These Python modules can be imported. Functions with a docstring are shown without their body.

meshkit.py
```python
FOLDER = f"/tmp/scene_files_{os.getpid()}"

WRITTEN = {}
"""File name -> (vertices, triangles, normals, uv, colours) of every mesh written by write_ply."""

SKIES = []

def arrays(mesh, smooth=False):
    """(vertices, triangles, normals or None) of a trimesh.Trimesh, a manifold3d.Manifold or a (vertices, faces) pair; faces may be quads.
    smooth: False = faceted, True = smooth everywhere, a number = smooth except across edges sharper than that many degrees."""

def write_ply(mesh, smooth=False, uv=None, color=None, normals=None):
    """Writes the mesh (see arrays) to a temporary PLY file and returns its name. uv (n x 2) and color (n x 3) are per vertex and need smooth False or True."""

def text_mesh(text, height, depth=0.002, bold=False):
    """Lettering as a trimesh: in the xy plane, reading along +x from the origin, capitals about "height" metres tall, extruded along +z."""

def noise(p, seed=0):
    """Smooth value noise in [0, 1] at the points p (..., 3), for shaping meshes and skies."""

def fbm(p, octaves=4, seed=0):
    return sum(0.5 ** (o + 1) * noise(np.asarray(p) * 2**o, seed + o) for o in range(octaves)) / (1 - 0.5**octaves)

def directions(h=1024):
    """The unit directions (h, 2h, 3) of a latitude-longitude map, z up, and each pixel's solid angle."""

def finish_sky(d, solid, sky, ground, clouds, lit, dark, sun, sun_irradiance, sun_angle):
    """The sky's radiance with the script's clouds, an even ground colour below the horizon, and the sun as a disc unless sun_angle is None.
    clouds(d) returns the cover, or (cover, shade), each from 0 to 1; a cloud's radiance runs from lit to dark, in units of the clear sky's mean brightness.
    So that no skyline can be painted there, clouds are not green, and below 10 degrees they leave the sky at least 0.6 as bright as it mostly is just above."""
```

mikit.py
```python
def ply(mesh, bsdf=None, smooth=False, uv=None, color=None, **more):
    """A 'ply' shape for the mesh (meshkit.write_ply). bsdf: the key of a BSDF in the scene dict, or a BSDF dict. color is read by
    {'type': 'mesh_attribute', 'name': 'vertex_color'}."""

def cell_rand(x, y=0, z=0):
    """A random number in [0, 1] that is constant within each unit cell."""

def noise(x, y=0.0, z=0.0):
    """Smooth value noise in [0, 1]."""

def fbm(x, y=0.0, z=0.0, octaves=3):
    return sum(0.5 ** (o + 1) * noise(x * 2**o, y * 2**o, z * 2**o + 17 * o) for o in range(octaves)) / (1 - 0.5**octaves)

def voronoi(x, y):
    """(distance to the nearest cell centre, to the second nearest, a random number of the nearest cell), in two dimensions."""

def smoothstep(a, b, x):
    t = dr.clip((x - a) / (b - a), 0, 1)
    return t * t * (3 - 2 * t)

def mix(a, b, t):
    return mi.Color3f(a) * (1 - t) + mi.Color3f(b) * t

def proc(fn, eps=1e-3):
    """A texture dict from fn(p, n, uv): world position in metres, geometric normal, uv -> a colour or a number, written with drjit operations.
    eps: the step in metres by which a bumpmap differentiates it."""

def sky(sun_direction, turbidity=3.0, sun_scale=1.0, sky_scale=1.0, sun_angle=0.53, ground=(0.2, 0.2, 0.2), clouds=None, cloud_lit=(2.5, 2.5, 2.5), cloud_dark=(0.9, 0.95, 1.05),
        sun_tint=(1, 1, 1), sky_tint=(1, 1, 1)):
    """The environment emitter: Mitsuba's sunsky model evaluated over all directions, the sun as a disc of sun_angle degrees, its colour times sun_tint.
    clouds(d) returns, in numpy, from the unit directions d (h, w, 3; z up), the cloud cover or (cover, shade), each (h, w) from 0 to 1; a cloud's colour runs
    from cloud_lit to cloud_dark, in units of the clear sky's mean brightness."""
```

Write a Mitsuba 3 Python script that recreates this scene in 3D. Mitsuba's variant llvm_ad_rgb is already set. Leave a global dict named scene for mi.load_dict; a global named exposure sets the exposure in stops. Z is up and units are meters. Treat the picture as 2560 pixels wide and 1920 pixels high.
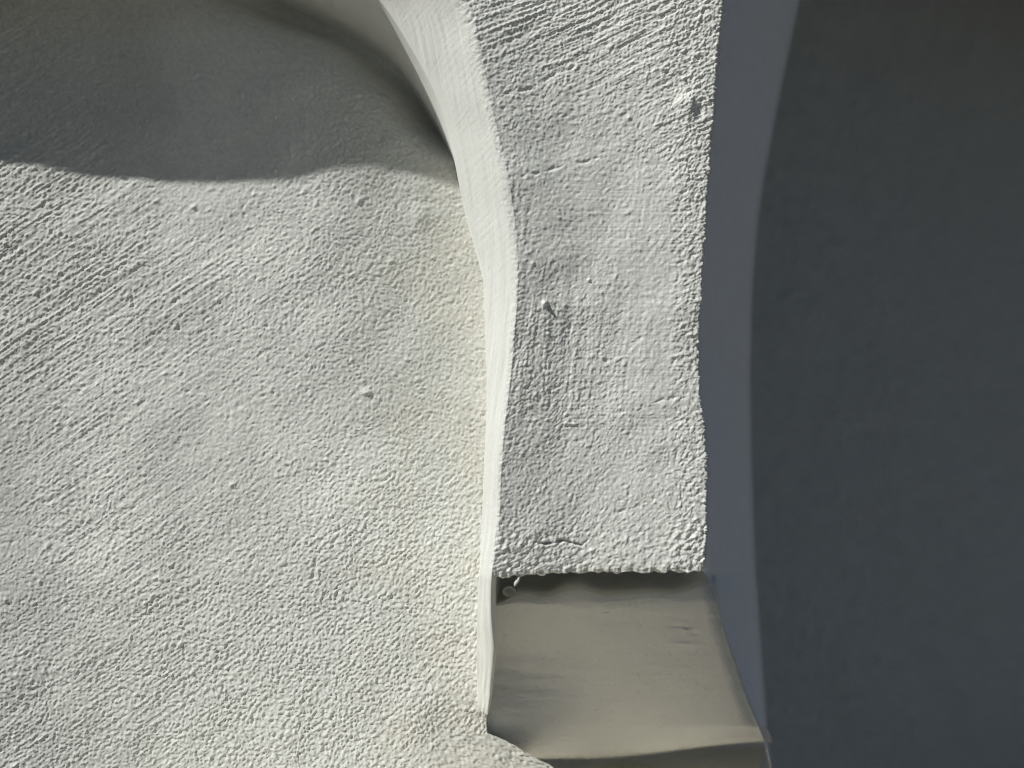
import math
import numpy as np
import mitsuba as mi
import mikit, meshkit
from scipy.ndimage import gaussian_filter, map_coordinates
from scipy.interpolate import PchipInterpolator

# ---------------------------------------------------------------- camera, sky, exposure
# Lengths of the design are in "u": 2212 u = 0.40 m across the front face of the pier; x right, y down, t = depth behind that face.
U = 0.40 / 2212
D = 1640.0                                     # camera to front face, in u
T4 = mi.ScalarTransform4f
cam_pos = [0, -D * U, 0]
scene = {'type': 'scene'}
labels = {}
scene['camera'] = {
    'type': 'thinlens', 'fov': math.degrees(2 * math.atan(1106 / D)), 'fov_axis': 'x',
    'aperture_radius': 0.0034, 'focus_distance': (D + 140) * U,
    'near_clip': 0.01, 'far_clip': 50.0,
    'to_world': T4().look_at(origin=cam_pos, target=[0, 0, 0], up=[0, 0, 1]),
}
SUN = (-480, -336, 550)
scene['sky'] = mikit.sky(SUN, turbidity=2, sky_scale=0.38, sun_angle=0.9, sun_tint=(0.848, 1.02, 1.30), sky_tint=(1.28, 1.0, 0.80), ground=(0.05, 0.048, 0.045))
exposure = 1.74

# ---------------------------------------------------------------- materials
scene['whitewash'] = {'type': 'twosided', 'bsdf': {'type': 'principled', 'base_color': {'type': 'rgb', 'value': [0.66, 0.668, 0.645]}, 'roughness': 0.75, 'specular': 0.3}}


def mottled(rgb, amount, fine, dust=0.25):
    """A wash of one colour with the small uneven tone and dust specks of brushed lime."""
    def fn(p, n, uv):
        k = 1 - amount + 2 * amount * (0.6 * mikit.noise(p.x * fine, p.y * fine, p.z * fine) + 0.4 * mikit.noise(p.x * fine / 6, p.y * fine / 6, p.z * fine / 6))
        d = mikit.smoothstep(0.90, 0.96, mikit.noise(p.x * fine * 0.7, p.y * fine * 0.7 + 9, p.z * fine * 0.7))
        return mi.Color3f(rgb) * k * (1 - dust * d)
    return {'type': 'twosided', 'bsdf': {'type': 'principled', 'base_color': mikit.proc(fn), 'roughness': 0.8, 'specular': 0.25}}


scene['smooth_wash'] = mottled([0.66, 0.655, 0.62], 0.05, 900)
scene['skylight_wash'] = mottled([0.69, 0.715, 0.765], 0.06, 900)  # whitewash with the blue of the sky fill put into its colour
scene['dark_wash'] = mottled([0.46, 0.495, 0.515], 0.12, 420, 0.5)  # darker and bluer base colour than the other washes
scene['cream_wash'] = mottled([0.80, 0.75, 0.64], 0.05, 300)  # colour of the added plinth, warm so that its bounce is warm


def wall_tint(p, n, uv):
    """The wash on the recessed wall: patchy grey, deepened lower left in place of dimmer light, yellower towards the pier."""
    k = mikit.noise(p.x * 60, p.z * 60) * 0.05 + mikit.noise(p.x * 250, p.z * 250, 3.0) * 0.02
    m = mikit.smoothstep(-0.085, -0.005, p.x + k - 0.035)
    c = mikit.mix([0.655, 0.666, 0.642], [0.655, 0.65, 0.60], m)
    g = mikit.smoothstep(0.35, 0.75, mikit.fbm(p.x * 16 + 4, p.z * 16, 2.0, 3) + 0.30 * mikit.smoothstep(0.06, -0.24, p.x + p.z * 0.8) - 0.05)  # random patches plus a lower-left darkening that stands in for weaker sun
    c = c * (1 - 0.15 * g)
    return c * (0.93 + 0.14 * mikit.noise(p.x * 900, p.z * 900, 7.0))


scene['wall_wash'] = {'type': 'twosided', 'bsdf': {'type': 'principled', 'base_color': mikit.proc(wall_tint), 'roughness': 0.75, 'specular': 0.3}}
scene['grey_stone'] = {'type': 'twosided', 'bsdf': {'type': 'principled', 'base_color': {'type': 'rgb', 'value': [0.14, 0.13, 0.12]}, 'roughness': 0.9, 'specular': 0.2}}

# ---------------------------------------------------------------- helpers
N = 1024
_cache = {}


def field(seed, s1, s2=None):
    """A tiling unit-variance noise sheet, band-passed between the two blurs."""
    key = (seed, s1, s2)
    if key not in _cache:
        w = np.random.default_rng(seed).standard_normal((N, N)).astype(np.float32)
        g = gaussian_filter(w, s1, mode='wrap')
        if s2:
            g = g - gaussian_filter(w, s2, mode='wrap')
        _cache[key] = (g / g.std()).astype(np.float32)
    return _cache[key]


def samp(f, x, y):
    x, y = np.broadcast_arrays(np.asarray(x, float), np.asarray(y, float))
    return map_coordinates(f, [y, x], order=3, mode='grid-wrap')


def strokes(x, y, deg, seed, across, along):
    """Bristle lines: noise drawn out along a direction that rises to the right by deg degrees."""
    a = np.radians(deg)
    wob = 2.2 * samp(field(33, 24), x / 8, y / 8) + 1.2 * samp(field(34, 14), x / 4, y / 4)
    p = x * np.cos(a) - y * np.sin(a)
    q = x * np.sin(a) + y * np.cos(a) + wob
    return samp(field(seed, (3.2, 9.6), (8, 24)), p / along * 84, q / across * 28)


def sm(a, b, x):
    t = np.clip((x - a) / (b - a), 0, 1)
    return t * t * (3 - 2 * t)


def blob(x, y, cx, cy, rx, ry=None):
    return np.exp(-(((x - cx) / rx) ** 2 + ((y - cy) / (ry or rx)) ** 2))


def curve(pts, x):
    pts = np.array(pts, float)
    return PchipInterpolator(pts[:, 0], pts[:, 1], extrapolate=True)(x)


def axis(*spans):
    """Grid positions from (start, end, spacing) spans that follow each other."""
    out = []
    for a, b, s in spans:
        out.append(np.linspace(a, b, max(2, int(round(abs(b - a) / s)) + 1))[:-1])
    out.append([spans[-1][1]])
    return np.concatenate(out)


def grid_normals(P):
    du, dv = np.gradient(P, axis=1), np.gradient(P, axis=0)
    n = np.cross(dv, du)
    return n / np.maximum(np.linalg.norm(n, axis=-1, keepdims=True), 1e-12)


def world(x, y, t):
    return np.stack([x * U, t * U, -y * U], -1)


def sheet(key, P, bsdf, normals=None, flip=False, cols=None, rows=None):
    """A grid of points (rows, columns, 3) as one smooth mesh; cols and rows cut a part out of a larger grid."""
    n = grid_normals(P) if normals is None else normals
    if flip:
        n = -n
    if rows:
        P, n = P[rows[0]:rows[1]], n[rows[0]:rows[1]]
    if cols:
        P, n = P[:, cols[0]:cols[1]], n[:, cols[0]:cols[1]]
    h, w = P.shape[:2]
    i = np.arange(h * w).reshape(h, w)
    f = np.stack([i[:-1, :-1], i[:-1, 1:], i[1:, 1:], i[1:, :-1]], -1).reshape(-1, 4)
    tri = np.vstack([f[:, [0, 1, 2]], f[:, [0, 2, 3]]])
    v, nn = P.reshape(-1, 3), n.reshape(-1, 3)
    fn = np.cross(v[tri[:, 1]] - v[tri[:, 0]], v[tri[:, 2]] - v[tri[:, 0]])
    if (fn * nn[tri[:, 0]]).sum() < 0:
        tri = tri[:, ::-1]
    scene[key] = {'type': 'ply', 'filename': meshkit.write_ply((v, tri), normals=nn), 'face_normals': False, 'bsdf': {'type': 'ref', 'id': bsdf}}


# ---------------------------------------------------------------- plaster relief
def flakes(seed, count, r, long, up):
    """A tiling sheet (1 px = 1.6 u) of short scattered strokes: flakes and bristle crumbs (up > 0), scratches and pinholes (up < 0)."""
    key = ('flakes', seed)
    if key in _cache:
        return _cache[key]
    rng = np.random.default_rng(seed)
    h = np.zeros((N, N), np.float32)
    o = np.arange(-11, 12)
    for _ in range(count):
        cx, cy = rng.uniform(0, N, 2)
        rr, e = rng.uniform(*r) / 1.6, rng.uniform(*long)
        a = rng.normal(0.03, 0.8) if rng.random() < 0.75 else rng.uniform(0, np.pi)
        ix, iy = int(cx), int(cy)
        dx, dy = (o + ix - cx)[None, :], (o + iy - cy)[:, None]
        p, q = dx * np.cos(a) - dy * np.sin(a), dx * np.sin(a) + dy * np.cos(a)
        k = up * rr * 1.6 * rng.uniform(0.3, 1) * np.exp(-np.abs(p / rr / e) ** 2.5 - (q / rr) ** 2)
        h[np.ix_((o + iy) % N, (o + ix) % N)] += k
    h = gaussian_filter(h, 0.7, mode='wrap') * 1.15
    _cache[key] = h
    return h


def grit(x, y, seed):
    """Crumbs, flakes and pinholes of the lime together."""
    u_, v_ = (0.84 * x - 0.54 * y) / 1.6, (0.54 * x + 0.84 * y) / 1.6      # turned, so that the sheet's grid and the mesh's do not beat
    return samp(flakes(seed, 7000, (1.8, 3.2), (1.0, 3.2), 0.62), u_, v_) + samp(flakes(seed + 1, 3600, (1.7, 2.8), (1.0, 3.0), -0.75), u_, v_) + samp(flakes(seed + 2, 420, (2.4, 4.6), (0.8, 1.8), 0.95), u_, v_) + samp(flakes(seed + 3, 330, (1.9, 3.2), (0.9, 2.6), -1.7), u_, v_)


def grain(x, y, seed, size=1.0):
    """Crumbly lime grain: little worm-like ridges of two sizes."""
    k = size
    wx = 3.0 * samp(field(seed + 7, 12), x / 1.5, y / 1.5)
    wy = 3.0 * samp(field(seed + 8, 12), x / 1.5, y / 1.5)
    x, y = x + wx, y + wy
    xr_, yr_ = (0.88 * x - 0.47 * y) / k, (0.47 * x + 0.88 * y) / k
    a = samp(field(seed, 2.4, 5), xr_ / 0.8, yr_ / 0.8)
    b = samp(field(seed + 1, 3.6, 8), xr_ / 0.68, yr_ / 0.68)
    ridge = 1.0 - np.minimum(np.abs(b), 1.6)
    c = samp(field(seed + 2, 3.0, 6.4), yr_ / 0.72, xr_ / 0.72)
    return 0.55 * a + 0.42 * b + 0.42 * ridge + 0.42 * np.tanh(2.2 * c)


def wall_relief(x, y):
    """Relief of the recessed wall, in u towards the viewer; x, y in the wall's own units."""
    patch = samp(field(31, 12), x / 14, y / 14)
    left = 1 - sm(480, 900, x + 0.25 * (y - 700))
    deg = 34
    m = np.clip(left * (0.75 + 0.45 * patch), 0, 1.3)
    h = m * (0.36 * strokes(x, y, deg, 41, 17, 600) + 0.30 * strokes(x, y, deg + 2, 42, 9.5, 320) + 0.16 * strokes(x, y, deg - 1, 43, 44, 800))
    h += (1 - left) * 0.32 * strokes(x, y, deg + 6, 44, 13, 130) * np.clip(patch + 0.3, 0, 1)
    rough = 0.55 + 0.35 * sm(350, 800, x) + 0.5 * sm(850, 1500, y) * (1 - 0.5 * sm(500, 1000, x)) + 0.2 * patch
    h += 1.05 * rough * grain(x, y, 51) + 0.4 * (0.7 + 0.3 * patch) * samp(field(63, 3.5, 9), (0.8 * x + 0.6 * y) / 0.9, (0.8 * y - 0.6 * x) / 0.9)
    h += 0.15 * sm(900, 1500, y) * samp(field(61, 4, 10), x / 0.9, y / 0.9) * 1.1
    h += 1.4 * samp(field(62, 5, 14), x / 6, y / 6)
    h += 7 * blob(x, y, 905, 462, 20, 24) + 9 * blob(x, y, 795, 848, 8, 6) + 4 * blob(x, y, 850, 300, 22) - 3 * blob(x, y, 820, 300, 8)
    h += 6 * blob(x, y, 950, 1520, 70, 40) + 4 * blob(x, y, 60, 540, 8) - 3 * blob(x, y, 590, 1460, 7, 3)
    h -= 3.0 * np.exp(-(((x - 680) + (y - 1235) * 0.15) / 4) ** 2) * sm(1190, 1230, y) * (1 - sm(1230, 1330, y))
    h += (0.75 + 0.3 * rough) * grit(x, y, 201)
    return h


def front_relief(x, y):
    """Relief of the pier's front face (x, y in u from the picture's corner)."""
    patch = samp(field(71, 12), x / 12, y / 12)
    top = 1 - sm(240, 420, y - 0.15 * (x - 1300))
    mid = sm(330, 420, y) * (1 - sm(820, 960, y))
    low = sm(780, 900, y)
    deg1 = 27
    h = top * np.clip(0.85 + 0.5 * patch, 0.2, 1.4) * (0.66 * strokes(x, y, deg1, 81, 23, 420) + 0.42 * strokes(x, y, deg1 - 2, 82, 12, 170))
    h += mid * np.clip(0.8 + 0.3 * patch - 0.4 * sm(1380, 1480, x), 0.1, 1.2) * (0.5 * strokes(x, y, 84, 83, 22, 330) + 0.22 * strokes(x, y, 81, 84, 14, 260) + 0.8 * strokes(x, y, 86, 85, 60, 800))
    h += low * (0.8 * strokes(x, y, 14, 86, 24, 160) + 0.5 * strokes(x, y, 20, 87, 12, 90)) * np.clip(patch + 0.5, 0, 1)
    edge = sm(1420, 1500, x)
    bottom = sm(1110, 1170, y)
    h += 0.3 * samp(field(97, 3.5, 9), (0.8 * x + 0.6 * y) / 0.85, (0.8 * y - 0.6 * x) / 0.85)
    h += (0.72 + 0.2 * patch - 0.28 * mid * sm(1330, 1400, x) + 0.5 * edge) * grain(x, y, 91)
    h += (0.55 * edge + 0.6 * bottom) * samp(field(93, 4, 10), (0.8 * x + 0.6 * y) / 0.85, (0.8 * y - 0.6 * x) / 0.85)
    h += 1.0 * samp(field(94, 6, 16), x / 4, y / 4)
    # a few longer trowel and brush lines
    for (x0, y0, x1, y1, d, w) in ((1100, 395, 1300, 330, -3.5, 3.5), (1090, 205, 1250, 120, -3.5, 4), (1110, 170, 1280, 80, 3, 4), (1300, 905, 1535, 850, -3, 3.5), (1130, 912, 1310, 915, 3, 3), (1330, 1115, 1525, 1062, -3, 5), (1165, 1174, 1235, 1184, -15, 3.2), (1232, 1184, 1262, 1191, -12, 3.0), (1260, 1191, 1276, 1178, -6, 2.6), (1110, 1190, 1160, 1150, 4, 6)):
        L = math.hypot(x1 - x0, y1 - y0)
        p = ((x - x0) * (x1 - x0) + (y - y0) * (y1 - y0)) / L
        q = ((x - x0) * (y1 - y0) - (y - y0) * (x1 - x0)) / L + 3 * samp(field(95, 4, 12), p / 5, p * 0 + y0)
        h += 0.6 * d * np.clip(0.7 + 0.8 * samp(field(96, 2, 6), x / 2, y / 2), 0, 1.6) * np.exp(-(q / w) ** 2) * sm(-8, 8, p) * (1 - sm(L - 10, L + 8, p))
    h += 13 * blob(x, y, 1500, 212, 22, 28) - 11 * blob(x, y, 1517, 222, 13, 14) + 5 * blob(x, y, 1478, 205, 9)
    h += 13 * blob(x, y, 1177, 655, 4.5, 5.5) - 4 * blob(x, y, 1188, 661, 5)
    h += 5 * blob(x, y, 1276, 601, 3.5) + 4 * blob(x, y, 1152, 568, 4) + 5 * blob(x, y, 1365, 240, 5) + 5 * blob(x, y, 1517, 98, 9, 5)
    h += (0.9 + 0.15 * patch) * grit(x + 300, y, 211)
    return h


CORNER = [(-900, -1060), (-580, -982), (-429, -934), (-278, -819), (-188, -687), (-152, -590), (-130, -480)]


def wall_depth(x, y):
    """Depth of the recessed wall behind the pier's front: it leans forward towards its foot and swings back towards the pier."""
    lean = np.clip((y + 480) / 1280, 0, 1.15)
    x, y = np.asarray(x, float), np.asarray(y, float)
    cove = np.full(np.broadcast(x, y).shape, 1e9)
    for (ax, ay), (bx_, by_) in zip(CORNER[:-1], CORNER[1:]):
        k = np.clip(((x - ax) * (bx_ - ax) + (y - ay) * (by_ - ay)) / ((bx_ - ax) ** 2 + (by_ - ay) ** 2), 0, 1)
        cove = np.minimum(cove, np.hypot(x - ax - k * (bx_ - ax), y - ay - k * (by_ - ay)))
    groove = 130 * np.exp(-(cove / 62) ** 2) * (1 - sm(-720, -590, y)) * sm(-900, -560, x)
    return groove + 336 + 0.08 * np.clip(x + 60, -1500, 0) - 150 * (0.6 * lean + 0.4 * sm(0, 1, lean)) * (0.22 + 0.78 * sm(-1100, -60, x)) + 55 * sm(-520, -40, x) * (1 - sm(250, 760, y))


# ---------------------------------------------------------------- pier: bevel, front face, arch soffit
def rel(pts):
    return [(x - 1106.0, y - 830.0) for x, y in pts]


Lc = rel([(1050, 1556), (1054, 1540), (1060, 1480), (1067, 1400), (1060, 1330), (1060, 1270), (1063, 1235), (1078, 1150), (1082, 1050), (1088, 950), (1100, 850), (1110, 750), (1118, 650), (1120, 600), (1115, 500), (1100, 390), (1080, 300), (1060, 220), (1045, 140), (1030, 60), (1010, 0)])
Oc = rel([(1036, 1556), (1032, 1540), (1030, 1480), (1030, 1400), (1031, 1330), (1032, 1270), (1036, 1235), (1040, 1150), (1044, 1050), (1048, 950), (1052, 850), (1049, 755), (1046, 655), (1045, 605), (1020, 505), (989, 390), (974, 300), (950, 225), (908, 140), (860, 60), (826, 8)])
t0c = [210, 155, 110, 55, 25, 8, 0] + [0] * 14
nvis = len(Lc)
tbc = [110 * math.tanh(1.3 * math.dist(a, b) / 110) for a, b in zip(Lc, Oc)]
Oc = [(x * (1 + (tb + t0) / D), y * (1 + (tb + t0) / D)) for (x, y), tb, t0 in zip(Oc, tbc, t0c)]
Lc = [(x * (1 + t0 / D), y * (1 + t0 / D)) for (x, y), t0 in zip(Lc, t0c)]
# the lintel's lower edge, where the edge of its shadow on the recessed wall puts it
shade = [(985, 334), (880, 360), (800, 388), (720, 402), (650, 414), (580, 422), (480, 410), (350, 390), (150, 375), (0, 355)]
lintel = []
for px_, py_ in shade:
    q_ = np.array([px_ - 1106.0, py_ - 830.0])
    d_ = 336.0
    for _ in range(4):
        d_ = float(wall_depth(*(q_ * (1 + d_ / D))))
    lintel.append(tuple(q_ * (1 + d_ / D) + np.array(SUN[::2]) / 336 * d_ * np.array([1, -1])))
lintel.append((-2400, lintel[-1][1] - 30))
Lc += [(-160, -935), (-240, -1040), (-350, -1120), (-480, -1155), (-560, -1140)] + lintel
Oc += [(-372, -940), (-450, -990), (-530, -1028), (-600, -1050), (-650, -1056)] + [(x - 20, y + 25) for x, y in lintel]
tbc += [108, 105, 100, 85, 60] + [35] * 11
t0c += [0] * 16
Rx = [(-1000, 482), (-830, 466), (-730, 455), (-630, 449), (-530, 439), (-430, 432), (-330, 425), (-230, 419), (-130, 413), (-50, 410), (50, 418), (120, 427), (220, 431), (320, 430), (405, 424)]
Rx = [(a, b * 1.022) for a, b in Rx]          # the right edge lies a little behind the left one
Rc = [None] * nvis + [(475, -950), (490, -1250), (520, -1900), (100, -2600), (-200, -2600)] + [(x + 150, -2600) for x, y in lintel]
for i in range(nvis):
    Rc[i] = (float(curve(Rx, Lc[i][1])), Lc[i][1])
idx = np.arange(len(Lc), dtype=float)
arc = np.concatenate([[0], np.cumsum(np.maximum(np.hypot(*np.diff(np.array(Lc), axis=0).T), 4))])
s_lip, s_top = arc[6], arc[nvis]
S = np.concatenate([np.linspace(0, s_lip, 200)[:-1], np.linspace(s_lip, s_top, 980)[:-1], np.linspace(s_top, arc[-1], 160)])
i_lip = 199
Lp, Op, Rp = (PchipInterpolator(arc, np.array(q, float))(S) for q in (Lc, Oc, Rc))
Lp, Op, Rp = gaussian_filter(Lp, (12, 0)), gaussian_filter(Op, (22, 0)), gaussian_filter(Rp, (7, 0))
tb, t0 = PchipInterpolator(arc, tbc)(S), PchipInterpolator(arc, t0c)(S)

nb = 72
v = np.linspace(1, 0, nb)[None, :]                                       # 1 at the outer rim, 0 at the front face
ee = 0.16
prof = (np.sqrt(v ** 2 + ee ** 2) - ee) / (math.sqrt(1 + ee ** 2) - ee)
bx = Lp[:, :1] + (Op[:, :1] - Lp[:, :1]) * v
by = Lp[:, 1:] + (Op[:, 1:] - Lp[:, 1:]) * v
bt = t0[:, None] + tb[:, None] * prof
# brush ridges that run along the bevel, and hand-made waviness
sl = S[:, None] + 0 * v
width = np.hypot(*(Op - Lp).T)[:, None]
rel_b = 0.7 * samp(field(101, 1.6, 4), sl / 240 * 14 + 500, v * width / 14 * 14) + 1.6 * samp(field(102, 1.6, 4), sl / 600 * 14, v * width / 34 * 14) + 0.18 * grain(sl, v * width, 103) + 2.0 * samp(field(104, 4, 12), sl / 8, v * width / 8)
rel_b += sm(780, 1100, sl) * (0.25 * strokes(sl, v * width, 50, 105, 16, 160))
rel_b = rel_b * np.where(S > s_top, 0.12, 0.32)[:, None]
fade = sm(0.0, 0.25, v) * sm(0, 0.2, 1.02 - v)
bt = bt - rel_b * fade
bx = bx - 0.7 * rel_b * fade

nf = 330
w = np.linspace(0, 1, nf)[None, 1:]
fx = Lp[:, :1] + (Rp[:, :1] - Lp[:, :1]) * w
fy = Lp[:, 1:] + (Rp[:, 1:] - Lp[:, 1:]) * w
spike = 1.3 * samp(field(111, 1.1, 3), fy / 0.9, fy * 0 + 40) + 1.4 * samp(field(112, 2, 6), fy / 2.2, fy * 0 + 80)
near_edge = sm(0.90, 1.0, w)
fx = fx + near_edge * np.maximum(spike, -2.5) * 0.95
hb = front_relief(bx + 1106, by + 830)
hf = front_relief(fx + 1106, fy + 830)
bt_front = bt - (1 - sm(0.0, 0.28, v)) * hb * (by < 400) * (S < s_top + 60)[:, None]
wq = np.linspace(0, 1, 200)
cq = np.cumsum(0.24 * (1 - sm(0.1, 0.62, wq)) + 0.01 + 0.10 * sm(0.8, 1.0, wq)) / 200
tilt = np.interp(w, wq, cq) * np.clip(fx[:, -1:] - Lp[:, :1], 0, 460)
lintel_fade = np.where(S > s_top + 120, 0.12, 1.0)[:, None]
ft = -hf * lintel_fade + 16 * sm(0.975, 1.0, w) ** 2 + tilt
# skirt behind the right edge
ex = np.stack([fx[:, -1] - 3, fx[:, -1] - 12], 1)
ey = np.stack([fy[:, -1]] * 2, 1)
et = np.stack([ft[:, -1] + 12, ft[:, -1] + 60], 1)
# soffit behind the outer rim
k = np.array([1.0, 0.9, 0.75, 0.5, 0.25, 0.08])[None, :]
flare = PchipInterpolator(arc, [4] * 17 + [8, 9, 14, 22, 30, 36, 36, 30, 20, 8] + [0] * 10)(S)[:, None]
tx, ty = np.gradient(bx[:, :1], axis=0), np.gradient(by[:, :1], axis=0)
tl = np.hypot(tx, ty) + 1e-9
into = np.array([[1.0, 1.0, 1.0, 0.8, 0.45, 0.15]])
sx, sy = bx[:, :1] + flare * into * ty / tl, by[:, :1] - flare * into * tx / tl
st = bt[:, :1] + k * np.maximum(620 - bt[:, :1], 30)
PX = np.concatenate([sx, bx, fx, ex], 1)
PY = np.concatenate([sy, by, fy, ey], 1)
PT = np.concatenate([st, bt_front, ft, et], 1)
# rounded lower lip of the front face, turned back underneath
lip_rows = []
j = i_lip
r = 15.0
lump = 1.2 * samp(field(121, 2, 6), PX[j] / 5, PX[j] * 0 + 9) * sm(0, 20, PX[j] - Lp[j, 0])
keep = np.arange(PX.shape[1]) >= 6 + nb - 8
P_all = world(PX, PY, PT)
N_all = grid_normals(P_all)
c0 = 6 + nb
sheet('pier__bevelled_edge', P_all, 'whitewash', N_all, cols=(0, c0))
a_ = np.radians(np.linspace(6, 90, 12))[:, None]
base = PT[j][None, c0 - 6:]
bxx = PX[j][None, c0 - 6:]
droop = lump[None, c0 - 6:]
lipx = np.repeat(bxx, 12, 0)
lipy = PY[j][None, c0 - 6:] + r * np.sin(a_) * 0.75 + droop * np.sin(a_) + 2.0 * samp(field(122, 1.5, 4), lipx / 4, a_ * 9 + 0 * lipx)
lipt = base + r * (1 - np.cos(a_)) - 1.5 * samp(field(123, 1.5, 4), lipx / 4, a_ * 9 + 0 * lipx) * np.sin(2 * a_)
undx = np.repeat(bxx, 5, 0)
undt = base + np.array([22, 50, 110, 240, 440.0])[:, None]
undy = lipy[-1:] + np.array([0, -2, -3, -4, -4.0])[:, None]
FX = np.concatenate([undx[::-1], lipx[::-1], PX[j:, c0 - 6:]], 0)
FY = np.concatenate([undy[::-1], lipy[::-1], PY[j:, c0 - 6:]], 0)
FT = np.concatenate([undt[::-1], lipt[::-1], PT[j:, c0 - 6:]], 0)
PF = world(FX, FY, FT)
NF = grid_normals(PF)
NF[17 + 4:] = N_all[j + 4:, c0 - 6:]
sheet('pier__front_face', PF, 'whitewash', NF, cols=(5, PF.shape[1]))
# inner side of the thin rim beside the hollow
rows = np.arange(0, i_lip + 3)
ix = np.stack([Lp[rows, 0], Lp[rows, 0] + 2, Lp[rows, 0] + 6, Lp[rows, 0] + 14], 1)
iy = np.stack([Lp[rows, 1]] * 4, 1)
it = np.stack([bt[rows, -1], bt[rows, -1] + 5, bt[rows, -1] + 60, bt[rows, -1] + 420], 1)
sheet('pier__rim_side', world(ix, iy, it), 'smooth_wash')

# ---------------------------------------------------------------- pier: hollow under the front face
Hr = [(1200, 1530), (1240, 1533), (1262, 1541), (1300, 1552), (1340, 1562), (1390, 1577), (1440, 1594), (1510, 1618), (1590, 1652), (1640, 1668), (1800, 1690)]
pt = np.linspace(0, 1, 300)[:, None]
hy0 = PchipInterpolator([0, .04, .08, .12, .16, .2, .3, .45, .6, .75, .86, .92, .97, 1], [1222, 1246, 1266, 1277, 1285, 1300, 1345, 1405, 1475, 1540, 1588, 1616, 1634, 1640])(pt)
ht0 = PchipInterpolator([0, .04, .08, .12, .16, .2, .3, .45, .6, .75, .86, .92, .97, 1], [420, 390, 300, 205, 166, 162, 196, 248, 306, 362, 408, 446, 520, 720])(pt)
q = np.linspace(0, 1, 320)[None, :]
hx = 1048 + (curve(Hr, hy0) - 1048) * q
shallow = 1 - 0.12 * sm(0.0, 1.0, q) - 0.47 * (1 - sm(0.0, 0.5, q)) * sm(1380, 1580, hy0)
hy = hy0 - 36 * sm(0.35, 1.0, q) * sm(1560, 1625, hy0)
hrel = 0.5 * strokes(hx, hy, -4, 132, 60, 700) + 0.2 * strokes(hx, hy, 3, 133, 24, 300) + 1.6 * samp(field(134, 6, 16), hx / 9, hy / 9) + 0.25 * grain(hx, hy, 135)
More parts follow.
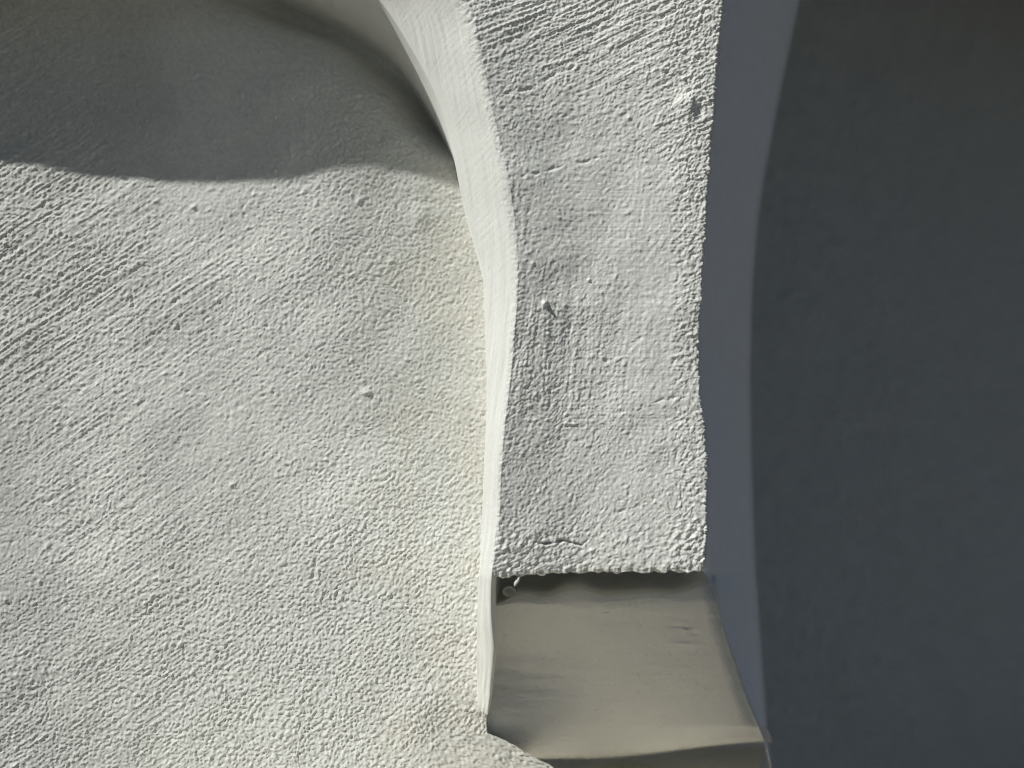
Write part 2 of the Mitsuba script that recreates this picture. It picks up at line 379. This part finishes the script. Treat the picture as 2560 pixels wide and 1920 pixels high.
for cx, cy, rx_, ry_, d in ((1480, 1362, 9, 5, 6), (1462, 1352, 16, 4, -4), (1500, 1368, 10, 5, -4), (1480, 1392, 34, 5, 4), (1135, 1300, 40, 9, 3)):
    hrel += d * blob(hx, hy, cx, cy, rx_, ry_)
hy = hy + (5 * samp(field(136, 4, 12), hx / 7, 0 * hx + 3) - 14 * sm(1420, 1540, hx) + 26 * (1 - sm(1060, 1120, hx))) * (1 - sm(0.1, 0.26, pt))
ht = ht0 * shallow - hrel * sm(0.1, 0.2, pt) + 34 * (np.clip((q - 0.93) / 0.07, 0, 1) ** 2) 
sc = 1 + ht / D
sheet('pier__hollow', world((hx - 1106) * sc, (hy - 830) * sc, ht), 'smooth_wash')

# ---------------------------------------------------------------- pier: splayed reveal on the shaded side
ry = axis((-700, 2000, 4))
Bx = curve([(-700, 1850), (-200, 1765), (0, 1719), (120, 1695), (250, 1668), (350, 1650), (500, 1627), (700, 1616), (850, 1614), (1000, 1617), (1200, 1624), (1350, 1634), (1480, 1643), (1600, 1652), (2000, 1690)], ry)
tB = curve([(-700, 950), (1200, 950), (2000, 950)], ry)
th_r = 0.88 * curve([(1200, 150), (1300, 162), (1345, 196), (1405, 248), (1475, 306), (1550, 370), (1606, 420), (1640, 480), (1700, 590)], np.clip(ry, 1236, 1690))
below = sm(1233, 1243, ry)
ts = 74 * (1 - below) + np.maximum(th_r + 14, 12) * below
Bx, tB, ts = (gaussian_filter(q_, s_) for q_, s_ in ((Bx, 14), (tB, 14), (ts, 1)))
ts = np.minimum(ts, tB - 12)
xs_top = curve(Rx, np.clip(ry - 830, -1000, 405)) - 4
xs = gaussian_filter(np.where(ry < 1238, xs_top, (curve(Hr, np.clip(ry, 1200, 1800)) - 1106 - 6) * (1 + ts / D)), 1.0)
xb = (Bx - 1106) * (1 + tB / D)
qq = np.linspace(0, 1, 40)[None, :]
rx = xs[:, None] + (xb - xs)[:, None] * qq
rt = ts[:, None] + (tB - ts)[:, None] * qq
rrel = 1.5 * samp(field(141, 4, 10), ry[:, None] / 8 + 0 * qq, qq * 18) + 0.35 * grain(rx, ry[:, None] + 0 * rx, 142)
rt = rt - rrel
yy = (ry[:, None] - 830) * (1 + rt / D)
a_ = np.radians(np.array([10, 22, 35, 48, 60, 70, 80]))[None, :]
cx = rx[:, -1:] + 26 * np.sin(a_) * 0.75
ct = rt[:, -1:] + 26 * (1 - np.cos(a_)) + 10 * np.sin(a_)
kx = np.repeat(cx[:, -1:], 4, 1) + np.array([1, 4, 6, 8.0])[None, :]
kt = ct[:, -1:] + np.array([20, 120, 500, 1200.0])[None, :]
RX, RT = np.concatenate([rx, cx, kx], 1), np.concatenate([rt, ct, kt], 1)
RY = np.concatenate([yy, np.repeat(yy[:, -1:], 11, 1)], 1)
sheet('pier__splayed_side', world(RX, RY, RT), 'skylight_wash')

labels['pier'] = {'label': 'sunlit whitewashed arch pier with a rough brushed front and a chipped right edge', 'category': 'pier'}
labels['pier__hollow'] = {'label': 'smooth shaded beige hollow under the foot of the front face'}
labels['pier__splayed_side'] = {'label': 'narrow blue-grey shaded side behind the chipped edge'}
labels['pier__bevelled_edge'] = {'label': 'brightly lit smooth bevelled edge'}

# ---------------------------------------------------------------- recessed wall on the left
gx = axis((-2400, -1900, 30), (-1900, -1345, 4), (-1345, -40, 2.05))
gy = axis((-1500, -1060, 40), (-1060, -1005, 6), (-1005, 985, 2.05), (985, 1250, 10))
X, Y = np.meshgrid(gx, gy)


row_scale = 1 + wall_depth(-30, gy) / D
row_app = gy / row_scale + 830
edge_app = curve([(1560, 1050), (1584, 1052), (1590, 1062), (1600, 1084), (1635, 1146), (1659, 1190), (1685, 1222), (1705, 1210), (1740, 1100), (1790, 980), (1850, 925), (1950, 920)], np.maximum(row_app, 1560))
xr = np.where(row_app < 1560, -62.0, (edge_app - 1106) * row_scale) + 1.6 * samp(field(151, 1.5, 4), gy / 3, gy * 0 + 5) * (gy > 830)
m = X > -250
X = np.where(m, -250 + (X + 250) * (xr[:, None] + 250) / (-40 + 250), X)
ws = 1.2 - 0.08 * sm(-500, 900, Y)
Tw = wall_depth(X, Y) - wall_relief(X / ws + 1106, Y / ws + 830)
bx_ = np.array([2, 2, -4, -75.0])[None, :]
X = np.concatenate([X[:, :1] - 5, X, X[:, -1:] + bx_], 1)
Tw = np.concatenate([Tw[:, :1] + 1200, Tw, Tw[:, -1:] + np.array([2, 6, 14, 70.0])[None, :]], 1)
Y = np.concatenate([Y[:, :1], Y, np.repeat(Y[:, -1:], 4, 1)], 1)
X = np.concatenate([X[:1], X], 0)
Y = np.concatenate([Y[:1] - 5, Y], 0)
Tw = np.concatenate([Tw[:1] + 1200, Tw], 0)
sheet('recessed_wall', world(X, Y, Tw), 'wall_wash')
labels['recessed_wall'] = {'label': 'rough cream whitewashed wall with diagonal brush marks and an arched shadow across its top', 'category': 'wall'}

# ---------------------------------------------------------------- dark wall behind
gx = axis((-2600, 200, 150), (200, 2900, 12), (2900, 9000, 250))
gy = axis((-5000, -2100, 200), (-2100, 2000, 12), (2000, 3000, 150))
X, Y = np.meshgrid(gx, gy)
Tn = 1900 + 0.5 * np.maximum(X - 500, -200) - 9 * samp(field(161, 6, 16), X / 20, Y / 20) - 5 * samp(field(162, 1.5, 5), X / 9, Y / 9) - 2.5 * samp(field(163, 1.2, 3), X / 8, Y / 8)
sheet('shaded_wall', world(X, Y, Tn), 'dark_wash')
labels['shaded_wall'] = {'label': 'dark smooth wall in deep shade to the right of the pier', 'category': 'wall'}

# ---------------------------------------------------------------- unseen arch right of the pier, deepened by an added cover darkening the bay
vy = [(484, -870), (488, -1000), (496, -1250), (540, -1550), (680, -1900), (1000, -2250), (1600, -2480), (3000, -2560), (6500, -2580)]
vs = np.arange(len(vy), dtype=float)
ss = np.linspace(0, len(vy) - 1, 120)
Vp = PchipInterpolator(vs, np.array(vy, float))(ss)
cols = [(-2200, 72), (-300, 72), (-60, 72), (-14, 73), (-4, 78), (0, 86), (0, 160), (0, 500), (0, 1000), (0, 4500)]
X = np.stack([Vp[:, 0] + 0 * c[0] for c in cols], 1)
Y = np.stack([Vp[:, 1] + c[0] for c in cols], 1)
Tg = np.stack([0 * ss + c[1] for c in cols], 1)
sheet('pier__shading_cover', world(X, Y, Tg), 'smooth_wash')

# an added slab far above the picture that blocks overhead sky
X, K = np.meshgrid(axis((-5200, 1500, 100)), np.arange(8))
ey_ = np.array([-2260, -2262, -2268, -2280, -2400, -2415, -2420, -2420.0])[K] + 4 * samp(field(173, 4, 12), X / 15, K * 7)
et_ = np.array([300, -590, -610, -618, -620, -615, -590, 300.0])[K]
sheet('pier__sky_blocker', world(X, ey_, et_), 'smooth_wash')

# the arch's other leg left of the picture, with an added buttress blocking sky
jy = axis((-2600, 3000, 60))[:, None]
cols = [(-5200, -650), (-2930, -650), (-2895, -640), (-2880, -600), (-2860, 0), (-2020, 4), (-1990, 22), (-1975, 60), (-1968, 600)]
X = np.stack([0 * jy[:, 0] + c[0] for c in cols], 1) + 10 * samp(field(172, 5, 14), jy / 10, jy * 0)
Tg = np.stack([0 * jy[:, 0] + c[1] for c in cols], 1)
sheet('pier__leg_and_blocker', world(X, jy + 0 * X, Tg), 'smooth_wash')

# a little air hole and a thread of paint in the corner of the slot under the front face
import trimesh


def solid(key, m, bsdf):
    scene[key] = mikit.ply(m, bsdf, smooth=True)


def tube_along(pts, radii, n=12):
    pts = np.array(pts, float)
    rings = []
    for a, (p_, r_) in enumerate(zip(pts, radii)):
        d_ = pts[min(a + 1, len(pts) - 1)] - pts[max(a - 1, 0)]
        d_ /= np.linalg.norm(d_)
        e1 = np.cross(d_, [0.3, 0.9, 0.2])
        e1 /= np.linalg.norm(e1)
        e2 = np.cross(d_, e1)
        th = np.linspace(0, 2 * np.pi, n, endpoint=False)
        rings.append(p_ + r_ * (np.cos(th)[:, None] * e1 + np.sin(th)[:, None] * e2))
    V = np.concatenate(rings)
    F = [[a * n + b, a * n + (b + 1) % n, (a + 1) * n + (b + 1) % n, (a + 1) * n + b] for a in range(len(pts) - 1) for b in range(n)]
    F += [[0, b + 1, b, b] for b in range(1, n - 1)] + [[(len(pts) - 1) * n, (len(pts) - 1) * n + b, (len(pts) - 1) * n + b + 1, (len(pts) - 1) * n + b + 1] for b in range(1, n - 1)]
    return V, np.array(F)


def spot(px_, py_, t):
    q_ = 1 + t / D
    return np.array([(px_ - 1106) * q_ * U, t * U, -(py_ - 830) * q_ * U])


th = np.linspace(0, np.pi / 2, 9)
prof_b = [(0.0, -12.0)] + [(11.5 * math.sin(a), -12 * math.cos(a)) for a in th[1:]] + [(13.0, 1.6), (14.6, 0.4)] + [(15.5 * math.sin(a), -15.5 * math.cos(a)) for a in th[:0:-1]] + [(0.0, -15.5)]
bowl = trimesh.creation.revolve(np.array(prof_b), sections=36)
vb = bowl.vertices * [1.1, 0.8, 1.0]
c_ = spot(1100, 1279, 182)
solid('pier__air_hole', (np.stack([vb[:, 0] * U + c_[0], -vb[:, 2] * U + c_[1], vb[:, 1] * U + c_[2]], -1), bowl.faces), 'smooth_wash')
labels['pier__air_hole'] = {'label': 'small round rim of a burst air bubble in the top left corner of the hollow'}
drip = [spot(1122, 1246, 20), spot(1119, 1253, 22), spot(1114, 1260, 25), spot(1111, 1266, 28)]
solid('pier__paint_drip', tube_along(drip, [2.5 * U, 3.6 * U, 4.0 * U, 2.0 * U]), 'whitewash')
labels['pier__paint_drip'] = {'label': 'tiny white thread of paint hanging from the lower lip'}

# ---------------------------------------------------------------- added bounce plinth, and ground, below the frame
gx = axis((-900, 450, 20))
X, K = np.meshgrid(gx, np.arange(8))
X = np.where((X > 0) & (K == 0), X * 800 / 450, X)
prof_t = np.array([760, 0, -440, -490, -498, -500, -500, -500.0])[K]
prof_y = np.array([1150, 1150, 1152, 1157, 1165, 1190, 1400, 3000.0])[K] + 3 * samp(field(171, 4, 12), X / 8, K * 7)
sheet('bounce_step', world(X, prof_y, prof_t), 'cream_wash')
labels['bounce_step'] = {'label': 'added cream plinth at the foot of the pier that bounces sunlight into the hollow', 'kind': 'structure'}
gx = axis((-6000, 9000, 300))
gt = axis((-6000, 5000, 300))
X, Tg = np.meshgrid(gx, gt)
sheet('ground', world(X, 0 * X + 3000, Tg), 'grey_stone')
labels['ground'] = {'label': 'grey stone ground at the foot of the walls', 'kind': 'structure'}
